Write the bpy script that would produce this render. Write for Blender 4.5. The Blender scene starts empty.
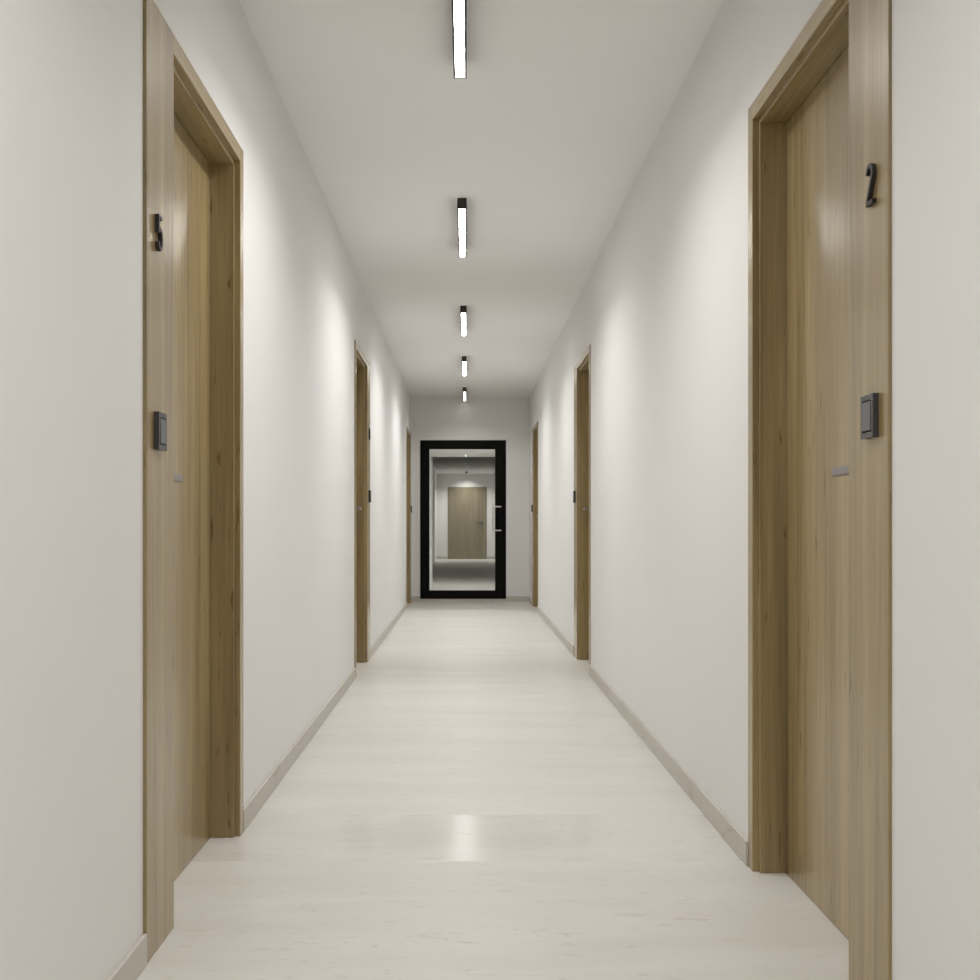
import bpy, bmesh, math
from mathutils import Vector

scene = bpy.context.scene
C = bpy.context.collection

# ------------------------------------------------------------------ measures
EYE = 0.96            # camera height
H = 2.60              # ceiling
WL, WR = -0.708, 0.801        # wall planes
FL, FR = 0.700, 0.795         # distance of the oak faces from the camera axis
Y_END = 13.50
Y_BACK = -4.0
FRAME_H = 2.137
T = 0.30

# ------------------------------------------------------------------ materials
def new_mat(name):
    m = bpy.data.materials.new(name)
    m.use_nodes = True
    nt = m.node_tree
    return m, nt, nt.nodes['Principled BSDF']

def N(nt, kind, **kw):
    n = nt.nodes.new(kind)
    for k, v in kw.items():
        setattr(n, k, v)
    return n

def plain(name, col, rough, metal=0.0, spec=0.5):
    m, nt, b = new_mat(name)
    b.inputs['Base Color'].default_value = (*col, 1)
    b.inputs['Roughness'].default_value = rough
    b.inputs['Metallic'].default_value = metal
    b.inputs['Specular IOR Level'].default_value = spec
    tc = N(nt, 'ShaderNodeTexCoord')
    nz = N(nt, 'ShaderNodeTexNoise')
    nz.inputs['Scale'].default_value = 60
    mp = N(nt, 'ShaderNodeMapRange')
    mp.inputs['To Min'].default_value = max(0.0, rough - 0.04)
    mp.inputs['To Max'].default_value = min(1.0, rough + 0.04)
    nt.links.new(tc.outputs['Object'], nz.inputs['Vector'])
    nt.links.new(nz.outputs['Fac'], mp.inputs['Value'])
    nt.links.new(mp.outputs['Result'], b.inputs['Roughness'])
    return m

def paint(name, col, rough=0.85):
    m, nt, b = new_mat(name)
    b.inputs['Roughness'].default_value = rough
    b.inputs['Specular IOR Level'].default_value = 0.25
    tc = N(nt, 'ShaderNodeTexCoord')
    nz = N(nt, 'ShaderNodeTexNoise')
    nz.inputs['Scale'].default_value = 2.2
    nz.inputs['Detail'].default_value = 3
    rp = N(nt, 'ShaderNodeValToRGB')
    rp.color_ramp.elements[0].position = 0.3
    rp.color_ramp.elements[1].position = 0.7
    rp.color_ramp.elements[0].color = (*[c * 0.985 for c in col], 1)
    rp.color_ramp.elements[1].color = (*col, 1)
    fine = N(nt, 'ShaderNodeTexNoise')
    fine.inputs['Scale'].default_value = 350
    bp = N(nt, 'ShaderNodeBump')
    bp.inputs['Strength'].default_value = 0.03
    bp.inputs['Distance'].default_value = 0.002
    L = nt.links.new
    L(tc.outputs['Object'], nz.inputs['Vector'])
    L(tc.outputs['Object'], fine.inputs['Vector'])
    L(nz.outputs['Fac'], rp.inputs['Fac'])
    L(rp.outputs['Color'], b.inputs['Base Color'])
    L(fine.outputs['Fac'], bp.inputs['Height'])
    L(bp.outputs['Normal'], b.inputs['Normal'])
    return m

def oak(name, light=1.0, vertical=True, tint=None):
    m, nt, b = new_mat(name)
    L = nt.links.new
    tc = N(nt, 'ShaderNodeTexCoord')
    mp = N(nt, 'ShaderNodeMapping')
    mp.inputs['Scale'].default_value = (19, 19, 0.75) if vertical else (19, 0.75, 19)
    L(tc.outputs['Object'], mp.inputs['Vector'])
    # broad boards of tone
    n1 = N(nt, 'ShaderNodeTexNoise')
    n1.inputs['Scale'].default_value = 0.9
    n1.inputs['Detail'].default_value = 5
    n1.inputs['Distortion'].default_value = 0.6
    L(mp.outputs['Vector'], n1.inputs['Vector'])
    # fine fibre
    mp2 = N(nt, 'ShaderNodeMapping')
    mp2.inputs['Scale'].default_value = (130, 130, 3.2) if vertical else (130, 3.2, 130)
    L(tc.outputs['Object'], mp2.inputs['Vector'])
    n2 = N(nt, 'ShaderNodeTexNoise')
    n2.inputs['Scale'].default_value = 1.0
    n2.inputs['Detail'].default_value = 6
    n2.inputs['Roughness'].default_value = 0.65
    L(mp2.outputs['Vector'], n2.inputs['Vector'])
    # short dark flecks and small knots
    mp3 = N(nt, 'ShaderNodeMapping')
    mp3.inputs['Scale'].default_value = (75, 75, 9.0) if vertical else (75, 9.0, 75)
    L(tc.outputs['Object'], mp3.inputs['Vector'])
    n3 = N(nt, 'ShaderNodeTexNoise')
    n3.inputs['Scale'].default_value = 1.0
    n3.inputs['Detail'].default_value = 2
    L(mp3.outputs['Vector'], n3.inputs['Vector'])
    r1 = N(nt, 'ShaderNodeValToRGB')
    e = r1.color_ramp.elements
    e[0].position = 0.28
    e[0].color = (0.240 * light, 0.171 * light, 0.075 * light, 1)
    e[1].position = 0.72
    e[1].color = (0.440 * light, 0.336 * light, 0.168 * light, 1)
    mid = r1.color_ramp.elements.new(0.5)
    mid.color = (0.350 * light, 0.260 * light, 0.121 * light, 1)
    if tint:
        for k, q in zip((0.85, 1.0, 1.15), e):
            q.color = (*[c * k for c in tint], 1)
    L(n1.outputs['Fac'], r1.inputs['Fac'])
    r2 = N(nt, 'ShaderNodeValToRGB')
    r2.color_ramp.elements[0].position = 0.30
    r2.color_ramp.elements[0].color = (0.83, 0.815, 0.78, 1)
    r2.color_ramp.elements[1].position = 0.65
    r2.color_ramp.elements[1].color = (1.08, 1.08, 1.08, 1)
    L(n2.outputs['Fac'], r2.inputs['Fac'])
    r3 = N(nt, 'ShaderNodeValToRGB')
    r3.color_ramp.elements[0].position = 0.27
    r3.color_ramp.elements[0].color = (0.62, 0.52, 0.40, 1)
    r3.color_ramp.elements[1].position = 0.34
    r3.color_ramp.elements[1].color = (1, 1, 1, 1)
    L(n3.outputs['Fac'], r3.inputs['Fac'])
    m1 = N(nt, 'ShaderNodeMix', data_type='RGBA', blend_type='MULTIPLY')
    m1.inputs['Factor'].default_value = 1
    L(r1.outputs['Color'], m1.inputs['A'])
    L(r2.outputs['Color'], m1.inputs['B'])
    m2 = N(nt, 'ShaderNodeMix', data_type='RGBA', blend_type='MULTIPLY')
    m2.inputs['Factor'].default_value = 1
    L(m1.outputs['Result'], m2.inputs['A'])
    L(r3.outputs['Color'], m2.inputs['B'])
    L(m2.outputs['Result'], b.inputs['Base Color'])
    b.inputs['Roughness'].default_value = 0.26
    b.inputs['Specular IOR Level'].default_value = 0.60
    b.inputs['Coat Weight'].default_value = 0.45
    b.inputs['Coat Roughness'].default_value = 0.34
    bp = N(nt, 'ShaderNodeBump')
    bp.inputs['Strength'].default_value = 0.06
    bp.inputs['Distance'].default_value = 0.001
    L(n2.outputs['Fac'], bp.inputs['Height'])
    L(bp.outputs['Normal'], b.inputs['Normal'])
    return m

def stone(name, base, scale, vein, tiles=True):
    m, nt, b = new_mat(name)
    L = nt.links.new
    tc = N(nt, 'ShaderNodeTexCoord')
    mp = N(nt, 'ShaderNodeMapping')
    mp.inputs['Scale'].default_value = scale
    L(tc.outputs['Object'], mp.inputs['Vector'])
    n1 = N(nt, 'ShaderNodeTexNoise')
    n1.inputs['Scale'].default_value = 1.0
    n1.inputs['Detail'].default_value = 6
    n1.inputs['Roughness'].default_value = 0.58
    n1.inputs['Distortion'].default_value = 0.6
    L(mp.outputs['Vector'], n1.inputs['Vector'])
    r1 = N(nt, 'ShaderNodeValToRGB')
    e = r1.color_ramp.elements
    e[0].position = 0.36
    e[0].color = (base[0] * 0.925, base[1] * 0.915, base[2] * 0.90, 1)
    e[1].position = 0.66
    e[1].color = (*base, 1)
    L(n1.outputs['Fac'], r1.inputs['Fac'])
    # thin short travertine veins
    mp2 = N(nt, 'ShaderNodeMapping')
    mp2.inputs['Scale'].default_value = vein
    mp2.inputs['Rotation'].default_value = (0, 0, 0.12)
    L(tc.outputs['Object'], mp2.inputs['Vector'])
    n2 = N(nt, 'ShaderNodeTexNoise')
    n2.inputs['Scale'].default_value = 1.0
    n2.inputs['Detail'].default_value = 7
    n2.inputs['Roughness'].default_value = 0.62
    n2.inputs['Distortion'].default_value = 1.6
    L(mp2.outputs['Vector'], n2.inputs['Vector'])
    r2 = N(nt, 'ShaderNodeValToRGB')
    f = r2.color_ramp.elements
    f[0].position = 0.30
    f[0].color = (0.83, 0.81, 0.77, 1)
    f[1].position = 0.41
    f[1].color = (1, 1, 1, 1)
    g = f.new(0.62); g.color = (1, 1, 1, 1)
    g = f.new(0.76); g.color = (1.06, 1.06, 1.06, 1)
    L(n2.outputs['Fac'], r2.inputs['Fac'])
    m1 = N(nt, 'ShaderNodeMix', data_type='RGBA', blend_type='MULTIPLY')
    m1.inputs['Factor'].default_value = 1
    L(r1.outputs['Color'], m1.inputs['A'])
    L(r2.outputs['Color'], m1.inputs['B'])
    last = m1.outputs['Result']
    if tiles:
        br = N(nt, 'ShaderNodeTexBrick', offset=0.5)
        br.inputs['Scale'].default_value = 1.0
        br.inputs['Brick Width'].default_value = 12.0
        br.inputs['Row Height'].default_value = 0.4875
        br.inputs['Mortar Size'].default_value = 0.0012
        br.inputs['Mortar Smooth'].default_value = 0.2
        br.inputs['Color1'].default_value = (1, 1, 1, 1)
        br.inputs['Color2'].default_value = (0.982, 0.98, 0.975, 1)
        br.inputs['Mortar'].default_value = (0.95, 0.945, 0.93, 1)
        mo = N(nt, 'ShaderNodeMapping')
        mo.inputs['Location'].default_value = (3.1, -0.1125, 0)
        L(tc.outputs['Object'], mo.inputs['Vector'])
        L(mo.outputs['Vector'], br.inputs['Vector'])
        m2 = N(nt, 'ShaderNodeMix', data_type='RGBA', blend_type='MULTIPLY')
        m2.inputs['Factor'].default_value = 1
        L(last, m2.inputs['A'])
        L(br.outputs['Color'], m2.inputs['B'])
        last = m2.outputs['Result']
    L(last, b.inputs['Base Color'])
    rr = N(nt, 'ShaderNodeMapRange')
    rr.inputs['To Min'].default_value = 0.40
    rr.inputs['To Max'].default_value = 0.44
    L(n2.outputs['Fac'], rr.inputs['Value'])
    L(rr.outputs['Result'], b.inputs['Roughness'])
    b.inputs['Specular IOR Level'].default_value = 0.30
    bp = N(nt, 'ShaderNodeBump')
    bp.inputs['Strength'].default_value = 0.015
    bp.inputs['Distance'].default_value = 0.002
    L(n2.outputs['Fac'], bp.inputs['Height'])
    last_n = bp.outputs['Normal']
    if tiles:
        # one course of tiles is better polished and laid with a little lippage
        sx = N(nt, 'ShaderNodeSeparateXYZ')
        L(mo.outputs['Vector'], sx.inputs['Vector'])
        dv = N(nt, 'ShaderNodeMath', operation='DIVIDE'); dv.inputs[1].default_value = 0.4875
        L(sx.outputs['Y'], dv.inputs[0])
        fl = N(nt, 'ShaderNodeMath', operation='FLOOR')
        L(dv.outputs[0], fl.inputs[0])
        cp = N(nt, 'ShaderNodeMath', operation='COMPARE'); cp.inputs[1].default_value = 6; cp.inputs[2].default_value = 0.1
        L(fl.outputs[0], cp.inputs[0])
        tl = N(nt, 'ShaderNodeMath', operation='MULTIPLY'); tl.inputs[1].default_value = -0.022
        L(cp.outputs[0], tl.inputs[0])
        cb = N(nt, 'ShaderNodeCombineXYZ')
        L(tl.outputs[0], cb.inputs['Y'])
        va = N(nt, 'ShaderNodeVectorMath', operation='ADD')
        L(last_n, va.inputs[0]); L(cb.outputs['Vector'], va.inputs[1])
        vn = N(nt, 'ShaderNodeVectorMath', operation='NORMALIZE')
        L(va.outputs['Vector'], vn.inputs[0])
        last_n = vn.outputs['Vector']
        ro = N(nt, 'ShaderNodeMath', operation='MULTIPLY_ADD'); ro.inputs[1].default_value = -0.235
        L(cp.outputs[0], ro.inputs[0]); L(rr.outputs['Result'], ro.inputs[2])
        L(ro.outputs[0], b.inputs['Roughness'])
    L(last_n, b.inputs['Normal'])
    return m

def glass_mat():
    m = bpy.data.materials.new('door glass')
    m.use_nodes = True
    nt = m.node_tree
    nt.nodes.clear()
    out = N(nt, 'ShaderNodeOutputMaterial')
    tr = N(nt, 'ShaderNodeBsdfTransparent')
    tr.inputs['Color'].default_value = (0.90, 0.915, 0.895, 1)
    gl = N(nt, 'ShaderNodeBsdfGlossy')
    gl.inputs['Roughness'].default_value = 0.02
    fr = N(nt, 'ShaderNodeFresnel')
    fr.inputs['IOR'].default_value = 1.25
    mx = N(nt, 'ShaderNodeMixShader')
    nt.links.new(fr.outputs['Fac'], mx.inputs['Fac'])
    nt.links.new(tr.outputs['BSDF'], mx.inputs[1])
    nt.links.new(gl.outputs['BSDF'], mx.inputs[2])
    nt.links.new(mx.outputs['Shader'], out.inputs['Surface'])
    return m

def glow(name, col, strength):
    m, nt, b = new_mat(name)
    b.inputs['Base Color'].default_value = (0.8, 0.8, 0.78, 1)
    b.inputs['Roughness'].default_value = 0.5
    b.inputs['Emission Color'].default_value = (*col, 1)
    b.inputs['Emission Strength'].default_value = strength
    return m

M_WALL = paint('white wall paint', (0.865, 0.858, 0.848))
M_CEIL = paint('white ceiling paint', (0.94, 0.93, 0.917))
M_OAK = oak('oak veneer')
M_FARWOOD = oak('pale grey oak veneer', tint=(0.30, 0.258, 0.185))
M_OAKH = oak('oak veneer across', vertical=False)
M_FLOOR = stone('cream travertine tiles', (0.745, 0.730, 0.695), (0.9, 5.0, 5.0), (9.0, 34.0, 34.0))
M_BASE = stone('cream travertine skirting', (0.62, 0.59, 0.54), (2.0, 1.2, 3.0), (6.0, 3.0, 9.0), tiles=False)
M_BLACK = plain('black powder coated metal', (0.003, 0.003, 0.003), 0.65, 0.0, 0.12)
M_LAMP = plain('dark bronze lamp metal', (0.030, 0.027, 0.024), 0.5, 0.2)
M_NICKEL = plain('brushed nickel', (0.34, 0.32, 0.315), 0.34, 1.0)
M_STEEL = plain('satin stainless steel', (0.78, 0.76, 0.72), 0.4, 0.4)
M_NUM = plain('dark bronze numeral metal', (0.020, 0.016, 0.014), 0.42, 0.0, 0.42)
M_PLATE = plain('graphite plastic', (0.050, 0.047, 0.049), 0.26)
M_ROCKER = plain('grey plastic rocker', (0.13, 0.135, 0.14), 0.34)
M_DARKGAP = plain('black plastic', (0.010, 0.010, 0.010), 0.6)
M_GLASS = glass_mat()
M_DIFF = glow('lit opal diffuser', (1.0, 0.985, 0.955), 34.0)
M_DIFF_OFF = glow('faint opal diffuser', (1.0, 0.985, 0.955), 0.1)
M_DIFF_DIM = glow('dim opal diffuser', (1.0, 0.985, 0.955), 3.0)

# ------------------------------------------------------------------ mesh tools
def box(bm, a, b):
    (x0, y0, z0), (x1, y1, z1) = a, b
    x0, x1 = min(x0, x1), max(x0, x1)
    y0, y1 = min(y0, y1), max(y0, y1)
    z0, z1 = min(z0, z1), max(z0, z1)
    v = [bm.verts.new(p) for p in ((x0, y0, z0), (x1, y0, z0), (x1, y1, z0), (x0, y1, z0),
                                   (x0, y0, z1), (x1, y0, z1), (x1, y1, z1), (x0, y1, z1))]
    for f in ((3, 2, 1, 0), (4, 5, 6, 7), (0, 1, 5, 4), (1, 2, 6, 5), (2, 3, 7, 6), (3, 0, 4, 7)):
        bm.faces.new([v[i] for i in f])
    return v

def obj(name, bm, mat, parent=None, bevel=0.0, smooth=False):
    bmesh.ops.recalc_face_normals(bm, faces=bm.faces[:])
    me = bpy.data.meshes.new(name)
    bm.to_mesh(me)
    bm.free()
    me.materials.append(mat)
    o = bpy.data.objects.new(name, me)
    C.objects.link(o)
    if parent is not None:
        o.parent = parent
    if smooth:
        for p in me.polygons:
            p.use_smooth = True
        me.set_sharp_from_angle(angle=math.radians(40))
    if bevel:
        md = o.modifiers.new('edge', 'BEVEL')
        md.width = bevel
        md.segments = 2
        md.limit_method = 'ANGLE'
    return o

def boxes(name, lst, mat, parent=None, bevel=0.0):
    bm = bmesh.new()
    for a, b in lst:
        box(bm, a, b)
    return obj(name, bm, mat, parent, bevel)

def struct(o, label=None, cat=None):
    o['kind'] = 'structure'
    if label:
        o['label'] = label
        o['category'] = cat
    return o

def thing(name, label, cat, loc, group=None):
    o = bpy.data.objects.new(name, None)
    o.empty_display_size = 0.05
    C.objects.link(o)
    o.location = loc
    o['label'] = label
    o['category'] = cat
    if group:
        o['group'] = group
    return o

def tube(bm, pts, r, seg=14):
    pts = [Vector(p) for p in pts]
    rings = []
    for i, p in enumerate(pts):
        if i == 0:
            d = (pts[1] - p).normalized()
        elif i == len(pts) - 1:
            d = (p - pts[i - 1]).normalized()
        else:
            d = ((p - pts[i - 1]).normalized() + (pts[i + 1] - p).normalized()).normalized()
        up = Vector((0, 0, 1)) if abs(d.z) < 0.9 else Vector((0, 1, 0))
        s = d.cross(up).normalized()
        t = s.cross(d).normalized()
        rings.append([bm.verts.new(p + s * r * math.cos(2 * math.pi * k / seg) + t * r * math.sin(2 * math.pi * k / seg))
                      for k in range(seg)])
    for a, b in zip(rings, rings[1:]):
        for k in range(seg):
            bm.faces.new((a[k], a[(k + 1) % seg], b[(k + 1) % seg], b[k]))
    bm.faces.new(rings[0][::-1])
    bm.faces.new(rings[-1])

# ------------------------------------------------------------------ doors (spans along the corridor)
# side, near edge, far edge, which end carries the wide panel
DOORS = [
    dict(n=1, s=-1, y0=2.320, y1=3.327, wide='near'),
    dict(n=2, s=-1, y0=6.690, y1=7.700, wide='far'),
    dict(n=3, s=-1, y0=12.470, y1=13.440, wide='far'),
    dict(n=4, s=1, y0=1.996, y1=2.994, wide='near', pw=0.210),
    dict(n=5, s=1, y0=6.840, y1=7.850, wide='far'),
    dict(n=6, s=1, y0=11.850, y1=12.860, wide='far'),
]
LABELS = {
    1: 'oak entrance door on the left wall with wide side panel carrying numeral 5',
    2: 'oak door in left wall halfway along the corridor, between two white wall stretches',
    3: 'last oak door on the left wall, right beside the black glass door',
    4: 'oak entrance door on the right wall with wide side panel carrying numeral 2',
    5: 'oak door in right wall halfway along the corridor, second from the camera',
    6: 'last oak door on the right wall, nearest the end wall',
}

# ------------------------------------------------------------------ setting
def side_wall(name, s, x, spans):
    lst = []
    y = Y_BACK - T
    for a, b in spans:
        lst.append(((x, y, 0), (x + s * T, a, H)))
        lst.append(((x, a, FRAME_H), (x + s * T, b, H)))
        y = b
    lst.append(((x, y, 0), (x + s * T, Y_END + 0.15, H)))
    return struct(boxes(name, lst, M_WALL))

for s, name, x in ((-1, 'wall_left', WL), (1, 'wall_right', WR)):
    side_wall(name, s, x, [(d['y0'] + 0.003, d['y1'] - 0.003) for d in DOORS if d['s'] == s])

Y_PORT = 16.20
Y_FAR = 31.0
PX0, PX1, PZ = -0.52, 0.46, 2.02     # lined passage behind the glass door
FX0, FX1, FH = -0.87, 0.95, 2.50       # dim corridor beyond

struct(boxes('floor', [((-2.2, Y_BACK - T, -0.1), (2.2, Y_FAR + 0.3, 0))], M_FLOOR))
struct(boxes('ceiling', [((-1.1, Y_BACK - T, H), (1.2, Y_END + 0.15, H + 0.15))], M_CEIL))
struct(boxes('wall_back', [((WL, Y_BACK - T, 0), (WR, Y_BACK, H))], M_WALL))

# end wall with the glazed door's opening
DX0, DX1, DZ0, DZ1 = -0.590, 0.503, 0.036, 2.056
struct(boxes('wall_end', [((WL, Y_END, 0), (DX0, Y_END + 0.15, H)),
                          ((DX1, Y_END, 0), (WR, Y_END + 0.15, H)),
                          ((DX0, Y_END, DZ1), (DX1, Y_END + 0.15, H))], M_WALL))
struct(boxes('trim_1', [((DX0, Y_END - 0.012, 0), (DX1, Y_END + 0.15, DZ0 - 0.002))], M_BASE, bevel=0.002),
       'pale stone threshold under the black glass door', 'threshold')

# skirting
def skirting(name, s, face, wall, spans):
    lst = []
    y = Y_BACK
    for a, b in spans:
        lst.append(((face, y, 0), (wall, a, 0.069)))
        y = b
    lst.append(((face, y, 0), (wall, Y_END, 0.069)))
    return struct(boxes(name, lst, M_BASE, bevel=0.0015))

skirting('baseboard_left', -1, -0.698, WL, [(d['y0'], d['y1']) for d in DOORS if d['s'] < 0])
skirting('baseboard_right', 1, 0.789, WR, [(d['y0'], d['y1']) for d in DOORS if d['s'] > 0])
struct(boxes('baseboard_end', [((-0.698, Y_END - 0.011, 0), (DX0 - 0.002, Y_END, 0.069)),
                               ((DX1 + 0.002, Y_END - 0.011, 0), (0.789, Y_END, 0.069))], M_BASE, bevel=0.0015))

# passage and dim corridor behind the glass door
Y_P0 = Y_END + 0.15
struct(boxes('wall_passage_left', [((FX0 - 0.2, Y_P0, 0), (PX0, Y_PORT, FH))], M_WALL))
struct(boxes('wall_passage_right', [((PX1, Y_P0, 0), (FX1 + 0.2, Y_PORT, FH))], M_WALL))
struct(boxes('ceiling_passage', [((PX0, Y_P0, PZ), (PX1, Y_PORT, FH))], M_CEIL))
struct(boxes('wall_corridor_left', [((FX0 - 0.2, Y_PORT, 0), (FX0, Y_FAR, FH))], M_WALL))
struct(boxes('wall_corridor_right', [((FX1, Y_PORT, 0), (FX1 + 0.2, Y_FAR, FH))], M_WALL))
struct(boxes('ceiling_corridor', [((FX0 - 0.2, Y_PORT, FH), (FX1 + 0.2, Y_FAR + 0.2, FH + 0.15))], M_CEIL))
struct(boxes('wall_far', [((FX0 - 0.2, Y_FAR, 0), (FX1 + 0.2, Y_FAR + 0.2, FH))], M_WALL))
struct(boxes('baseboard_far', [((FX0, Y_FAR - 0.012, 0), (-0.56, Y_FAR, 0.08)),
                               ((0.60, Y_FAR - 0.012, 0), (FX1, Y_FAR, 0.08))], M_BASE))

# ------------------------------------------------------------------ door builder
PANEL = 0.216
LIP = 0.046
STEP = 0.015
D_LIP = 0.017
D_LEAF = 0.089
D_BACK = 0.150

def lever(parent, X, y, z, direction, s, mat):
    """lever handle on the leaf; direction = +1 lever points to far side"""
    root_bm = bmesh.new()
    # round rose, neck, lever
    tube(root_bm, [(X, y, z), (X - s * 0.008, y, z)], 0.026, 24)
    h = obj('handle', root_bm, mat, parent, smooth=True)
    nb = bmesh.new()
    tube(nb, [(X - s * 0.006, y, z), (X - s * 0.046, y, z)], 0.0095, 16)
    box(nb, (X - s * 0.042, y - direction * 0.010, z - 0.0105), (X - s * 0.056, y + direction * 0.130, z + 0.0100))
    obj('lever', nb, mat, h, bevel=0.0045)
    kb = bmesh.new()
    tube(kb, [(X, y, z - 0.085), (X - s * 0.007, y, z - 0.085)], 0.024, 24)
    obj('keyhole_rose', kb, mat, parent, smooth=True)
    return h

def make_door(d):
    s, y0, y1 = d['s'], d['y0'], d['y1']
    F = FL if s < 0 else FR
    PANEL = d.get('pw', 0.216)
    fx = lambda depth: s * (F + depth)
    t = bpy.data.objects.new('door_%d' % d['n'], None)
    t.empty_display_size = 0.05
    C.objects.link(t)
    t.location = (s * F, (y0 + y1) / 2, 0)
    struct(t, LABELS[d['n']], 'door')
    ox, oy = s * F, (y0 + y1) / 2
    P = lambda x, y, z: (x - ox, y - oy, z)
    if d['wide'] == 'near':
        pa, pb = y0, y0 + PANEL
        oa, ob = pb, y1 - LIP
        na, nb_ = y1 - LIP, y1
        pstep = (pb, pb + STEP)
        nstep = (na - STEP, na)
    else:
        pa, pb = y1 - PANEL, y1
        oa, ob = y0 + LIP, pa
        na, nb_ = y0, y0 + LIP
        pstep = (pa - STEP, pa)
        nstep = (nb_, nb_ + STEP)
    top = FRAME_H - LIP
    # wide panel with rebate
    sp = boxes('side_panel', [(P(fx(0), pa, 0), P(fx(D_BACK), pb, FRAME_H))], M_OAK, t, 0.0012)
    boxes('rebate', [(P(fx(D_LIP), pstep[0], 0), P(fx(D_BACK), pstep[1], top))], M_OAK, sp, 0.0008)
    # narrow jamb
    boxes('jamb', [(P(fx(0), na, 0), P(fx(D_BACK), nb_, FRAME_H)),
                   (P(fx(D_LIP), nstep[0], 0), P(fx(D_BACK), nstep[1], top))], M_OAK, t, 0.0010)
    # head
    boxes('frame_head', [(P(fx(0), oa, top), P(fx(D_BACK), ob, FRAME_H)),
                         (P(fx(D_LIP), oa + STEP, top - STEP), P(fx(D_BACK), ob - STEP, top))], M_OAKH, t, 0.0010)
    # leaf
    leaf = boxes('leaf', [(P(fx(D_LEAF), oa + STEP + 0.002, 0.0006), P(fx(D_LEAF + 0.04), ob - STEP - 0.002, top - STEP - 0.002))],
                 M_OAK, t, 0.0015)
    near = d['wide'] == 'near'          # the handle sits beside the wide panel
    hy = oa + 0.072 if near else ob - 0.072
    lever(leaf, fx(D_LEAF) - ox, hy - oy, 1.083, 1 if near else -1, s, M_NICKEL)
    d['pc'] = (pa + 0.085) if d['wide'] == 'near' else (pb - 0.085)
    return t

for d in DOORS:
    make_door(d)

# backing behind each leaf so that no light leaks round its edges
for s, nm in ((-1, 'wall_backing_left'), (1, 'wall_backing_right')):
    F = FL if s < 0 else FR
    lst = []
    for d in DOORS:
        if d['s'] == s:
            lst.append(((s * (F + D_BACK + 0.002), d['y0'] + 0.005, 0), (s * (F + 0.29), d['y1'] - 0.005, FRAME_H - 0.002)))
    struct(boxes(nm, lst, M_WALL))

# ------------------------------------------------------------------ numerals
def arc(cx, cz, rx, rz, a0, a1, n):
    return [(cx + rx * math.cos(math.radians(a0 + (a1 - a0) * i / n)),
             cz + rz * math.sin(math.radians(a0 + (a1 - a0) * i / n))) for i in range(n + 1)]

def stroke(bm, pts, w, depth):
    """constant-width stroke in (u, z), extruded from 0 to depth"""
    ps = [Vector((p[0], p[1])) for p in pts]
    Lf, Rt = [], []
    for i, p in enumerate(ps):
        if i == 0:
            n = (ps[1] - p).normalized(); k = 1
            nn = Vector((-n.y, n.x))
        elif i == len(ps) - 1:
            n = (p - ps[i - 1]).normalized(); k = 1
            nn = Vector((-n.y, n.x))
        else:
            a = (p - ps[i - 1]).normalized(); b = (ps[i + 1] - p).normalized()
            na = Vector((-a.y, a.x)); nb_ = Vector((-b.y, b.x))
            nn = (na + nb_).normalized()
            k = 1 / max(0.45, nn.dot(na))
        Lf.append(p + nn * w / 2 * k)
        Rt.append(p - nn * w / 2 * k)
    def V(q, h):
        return bm.verts.new((h, q.x, q.y))
    l0 = [V(q, 0) for q in Lf]; r0 = [V(q, 0) for q in Rt]
    l1 = [V(q, depth) for q in Lf]; r1 = [V(q, depth) for q in Rt]
    for i in range(len(ps) - 1):
        bm.faces.new((l1[i], l1[i + 1], r1[i + 1], r1[i]))
        bm.faces.new((l0[i], r0[i], r0[i + 1], l0[i + 1]))
        bm.faces.new((l0[i], l0[i + 1], l1[i + 1], l1[i]))
        bm.faces.new((r0[i], r1[i], r1[i + 1], r0[i + 1]))
    bm.faces.new((l0[0], l1[0], r1[0], r0[0]))
    bm.faces.new((l0[-1], r0[-1], r1[-1], l1[-1]))

W = 0.0088
GLYPH = {
    '5': [[(0.014, 0.0378), (-0.0135, 0.0378), (-0.0135, 0.0045), (-0.009, 0.0058)] +
          arc(0.0, -0.014, 0.0150, 0.0235, 118, -160, 22)],
    '2': [arc(0.0, 0.0210, 0.0150, 0.0172, 175, -22, 16) + [(-0.0125, -0.0330), (-0.0125, -0.0378), (0.0185, -0.0378)]],
    '4': [[(0.0085, -0.0425), (0.0085, 0.0378), (0.0045, 0.0378), (-0.0155, -0.0170), (-0.0155, -0.0210), (0.0200, -0.0210)]],
}

def numeral(ch, d, label, height=1.0):
    s = d['s']
    F = FL if s < 0 else FR
    bm = bmesh.new()
    for st in GLYPH[ch]:
        stroke(bm, [(u * 0.93, z * 0.95) for u, z in st], W, 0.009)
    for v in bm.verts:           # reading direction: to the far side on the left wall, to the near side on the right
        v.co.x *= -s
        v.co.y *= -s
    o = obj('number_sign', bm, M_NUM, None, 0.0006)
    o.location = (s * F, d['pc'] - (0.007 if s < 0 else 0.009), 1.622 if s < 0 else 1.628)
    o['label'] = label
    o['category'] = 'number'
    return o

byn = {d['n']: d for d in DOORS}
numeral('5', byn[1], 'dark metal numeral 5 on the oak side panel of the near left door')
numeral('2', byn[4], 'dark metal numeral 2 on the oak side panel of the near right door')
numeral('4', byn[2], 'small dark numeral on oak door frame halfway down the left wall')

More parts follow.
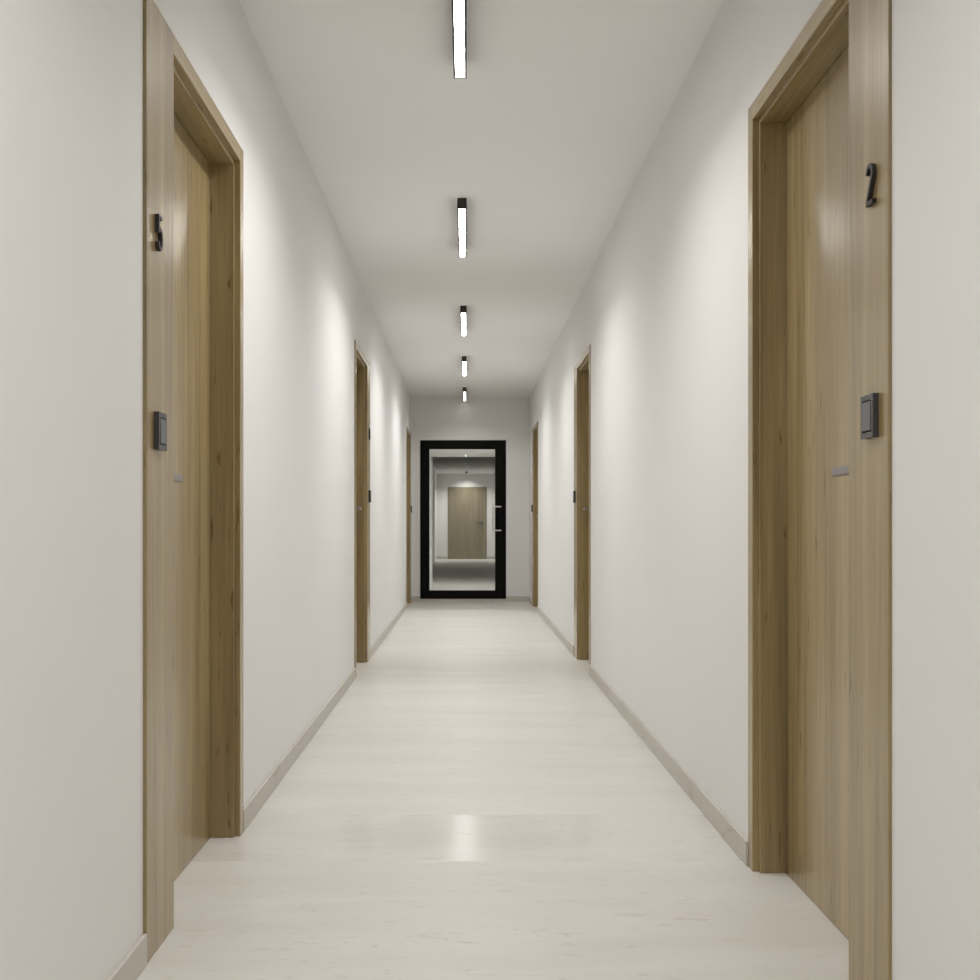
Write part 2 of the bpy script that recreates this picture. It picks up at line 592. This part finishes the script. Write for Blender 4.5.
# ------------------------------------------------------------------ doorbell switches
def switch(loc, s, label):
    t = thing('doorbell_switch', label, 'switch', loc, 'doorbell switches beside the oak doors')
    hw, hh = 0.0315, 0.0425
    e = -s
    bm = bmesh.new()
    p = 0.012
    iw, ih = 0.0225, 0.0305
    # surround built as four rails, base behind
    box(bm, (0, -hw, -hh), (e * 0.0055, hw, hh))
    boxes_ = [((e * 0.005, -hw, ih), (e * p, hw, hh)), ((e * 0.005, -hw, -hh), (e * p, hw, -ih)),
              ((e * 0.005, -hw, -ih), (e * p, -iw, ih)), ((e * 0.005, iw, -ih), (e * p, hw, ih))]
    for a, b in boxes_:
        box(bm, a, b)
    obj('surround', bm, M_PLATE, t, 0.0007)
    boxes('gap', [((e * 0.0056, -iw, -ih), (e * 0.0070, iw, ih))], M_DARKGAP, t)
    rb = bmesh.new()
    v = box(rb, (e * 0.0066, -iw + 0.0013, -ih + 0.0022), (e * 0.0128, iw - 0.0013, ih - 0.0022))
    for q in rb.verts:               # rocker tilts: lower edge stands a little prouder
        if abs(q.co.x) > 0.010 and q.co.z < 0:
            q.co.x += e * 0.0012
    obj('rocker', rb, M_ROCKER, t, 0.0008)
    return t

SW = {
    1: 'grey doorbell switch below numeral 5 on the near left door panel',
    4: 'grey doorbell switch below numeral 2 on the near right door panel',
    2: 'dark doorbell switch on the far side of the left door halfway down the corridor',
    5: 'dark doorbell switch on the far side of the right door halfway down the corridor',
    3: 'tiny switch beside the last door on the left wall',
    6: 'tiny switch beside the last door on the right wall',
}
for n in (1, 4, 2, 5, 3, 6):
    d = byn[n]
    F = FL if d['s'] < 0 else FR
    switch((d['s'] * F, d['pc'] - (0.001 if d['s'] < 0 else 0.006), 1.175), d['s'], SW[n])

# ------------------------------------------------------------------ black glass door
def glass_door():
    cx, yf = (DX0 + DX1) / 2, Y_END - 0.006
    t = bpy.data.objects.new('door_7', None)
    C.objects.link(t)
    t.location = (cx, yf, DZ0)
    t.empty_display_size = 0.05
    struct(t, 'black framed glass door in the white end wall with steel pull handle', 'door')
    P = lambda x, y, z: (x - cx, y - yf, z - DZ0)
    x0, x1, z0, z1 = DX0, DX1, DZ0, DZ1
    gx0, gx1, gz0, gz1 = -0.478, 0.370, 0.137, 1.949
    yb = yf + 0.07
    fr = boxes('frame', [(P(x0, yf, z0), P(gx0, yb, z1)), (P(gx1, yf, z0), P(x1, yb, z1)),
                         (P(gx0, yf, gz1), P(gx1, yb, z1)), (P(gx0, yf, z0), P(gx1, yb, gz0))], M_BLACK, t)
    # gasket bead inside the frame
    g = 0.006
    boxes('gasket', [(P(gx0, yf + 0.022, gz0), P(gx0 + g, yf + 0.052, gz1)), (P(gx1 - g, yf + 0.022, gz0), P(gx1, yf + 0.052, gz1)),
                     (P(gx0 + g, yf + 0.022, gz1 - g), P(gx1 - g, yf + 0.052, gz1)), (P(gx0 + g, yf + 0.022, gz0), P(gx1 - g, yf + 0.052, gz0 + g))],
          M_DARKGAP, fr)
    boxes('glass_pane', [(P(gx0 + g, yf + 0.032, gz0 + g), P(gx1 - g, yf + 0.040, gz1 - g))], M_GLASS, t)
    # offset pull handle
    hb = bmesh.new()
    zt, zb = 1.209, 0.908
    xs, xb, yo = 0.434, 0.338, yf - 0.075
    tube(hb, [P(xb, yo, zb - 0.010), P(xb, yo, zt + 0.010)], 0.0125, 16)
    h = obj('handle', hb, M_STEEL, t, smooth=True)
    for z in (zt, zb):
        ab = bmesh.new()
        tube(ab, [P(xb, yo, z), P(xs - 0.02, yo + 0.004, z), P(xs, yo + 0.018, z), P(xs, yf, z)], 0.0095, 14)
        obj('handle_arm', ab, M_STEEL, h, smooth=True)
glass_door()

# ------------------------------------------------------------------ door seen through the glass
def far_door():
    x0, x1, top = -0.55, 0.59, 2.11
    yf = Y_FAR - 0.012
    t = bpy.data.objects.new('door_8', None)
    C.objects.link(t)
    t.location = ((x0 + x1) / 2, yf, 0)
    struct(t, 'pale wooden door far away, seen through the glass door', 'door')
    cx = (x0 + x1) / 2
    P = lambda x, y, z: (x - cx, y - yf, z)
    boxes('frame', [(P(x0, yf, 0), P(x0 + 0.07, Y_FAR, top)), (P(x1 - 0.07, yf, 0), P(x1, Y_FAR, top)),
                    (P(x0 + 0.07, yf, top - 0.07), P(x1 - 0.07, Y_FAR, top))], M_FARWOOD, t, 0.001)
    lf = boxes('leaf', [(P(x0 + 0.072, yf + 0.004, 0.006), P(x1 - 0.072, Y_FAR, top - 0.072))], M_FARWOOD, t, 0.001)
    hb = bmesh.new()
    tube(hb, [P(x1 - 0.14, yf + 0.004, 1.06), P(x1 - 0.14, yf - 0.006, 1.06)], 0.026, 20)
    box(hb, P(x1 - 0.13, yf - 0.05, 1.045), P(x1 - 0.30, yf - 0.036, 1.075))
    box(hb, P(x1 - 0.13, yf - 0.05, 1.050), P(x1 - 0.15, yf - 0.004, 1.070))
    obj('handle', hb, M_NICKEL, lf)
far_door()

# ------------------------------------------------------------------ ceiling lamps
LAMP_X = -0.0225
LAMP_L = 0.955
LAMP_W = 0.046
LAMP_H = 0.053

def lamp(y_near, z_ceil, label, power, x=LAMP_X, turn=0, part=1.0, diff=None, spread=138, group='linear lamps along the corridor ceiling'):
    t = thing('ceiling_lamp', label, 'lamp', (x, y_near + LAMP_L / 2, z_ceil), group)
    t.rotation_euler = (0, 0, turn)
    hl, hw, r = LAMP_L / 2, LAMP_W / 2, 0.0072
    boxes('housing', [((-hw, -hl, -LAMP_H), (-hw + r, hl, 0)), ((hw - r, -hl, -LAMP_H), (hw, hl, 0)),
                      ((-hw + r, -hl, -LAMP_H), (hw - r, -hl + r, 0)), ((-hw + r, hl - r, -LAMP_H), (hw - r, hl, 0)),
                      ((-hw + r, -hl + r, -0.012), (hw - r, hl - r, 0))], M_LAMP, t)
    boxes('diffuser', [((-hw + r, -hl + r, -LAMP_H + 0.0015), (hw - r, hl - r, -LAMP_H + 0.010))], diff or M_DIFF, t)
    if power:
        li = bpy.data.lights.new('lamp_light', 'AREA')
        li.shape = 'RECTANGLE'
        li.size = LAMP_W - 2 * r
        li.size_y = (LAMP_L - 2 * r) * part
        li.energy = power
        li.color = (1.0, 0.99, 0.968)
        li.spread = math.radians(spread)
        lo = bpy.data.objects.new('lamp_light', li)
        C.objects.link(lo)
        lo.parent = t
        lo.location = (0, -(LAMP_L / 2 - r) * (1 - part), -LAMP_H - 0.001)
    return t

POW = 9.6
for y, lab in ((2.80, 'black linear ceiling lamp nearest the camera, cut by the top of the photo'),
               (5.295, 'black linear ceiling lamp, second from the camera, wholly in view'),
               (7.88, 'black linear ceiling lamp, third of five, in the middle of the row'),
               (10.22, 'small-looking black linear ceiling lamp, fourth from the camera'),
               (12.50, 'black linear ceiling lamp at the end wall, farthest of the row')):
    lamp(y, H, lab, POW if y < 12 else 4.5, diff=M_DIFF if y < 12 else M_DIFF_DIM, part=1.0 if y < 12 else 0.35)
lamp(0.30, H, 'unseen linear ceiling lamp added above the camera', POW)  # out of view, row continued to light the near walls
lamp(-2.30, H, 'unseen linear ceiling lamp added behind the camera', POW)  # unseen as well, added for its light on the corridor
lamp(13.70 - LAMP_L / 2, PZ, 'unseen crosswise lamp added just behind the glass door head to brighten the passage', 24, x=-0.03, turn=math.pi / 2, spread=170, diff=M_DIFF_DIM, group='lamps behind the glass door')  # added fill for the passage, hidden by the door head
lamp(16.45, FH, 'unseen linear lamp added just past the low passage to brighten the floor there', 11, x=0.0, spread=120, diff=M_DIFF_DIM, group='lamps behind the glass door')  # added fill for the floor beyond, hidden above the passage ceiling
lamp(29.75, FH, 'linear lamp on the dim corridor ceiling before the far wooden door', 17, x=0.0, diff=M_DIFF_OFF, group='lamps behind the glass door')

# ------------------------------------------------------------------ world, camera, view
w = bpy.data.worlds.new('World')
scene.world = w
w.use_nodes = True
w.node_tree.nodes['Background'].inputs['Color'].default_value = (0.5, 0.5, 0.5, 1)
w.node_tree.nodes['Background'].inputs['Strength'].default_value = 0.02

cam = bpy.data.cameras.new('camera')
co = bpy.data.objects.new('camera', cam)
C.objects.link(co)
co.location = (0, 0, EYE)
co.rotation_euler = (math.radians(90), 0, 0)
cam.sensor_fit = 'HORIZONTAL'
cam.sensor_width = 36
cam.lens = 36 * 1060 / 980
cam.shift_x = (490 - 466.5) / 980
cam.shift_y = (526.3 - 490) / 980
cam.clip_start = 0.02
scene.camera = co

vs = scene.view_settings
vs.view_transform = 'Standard'
vs.look = 'None'
vs.gamma = 1
vs.use_curve_mapping = False
vs.exposure = 0.10
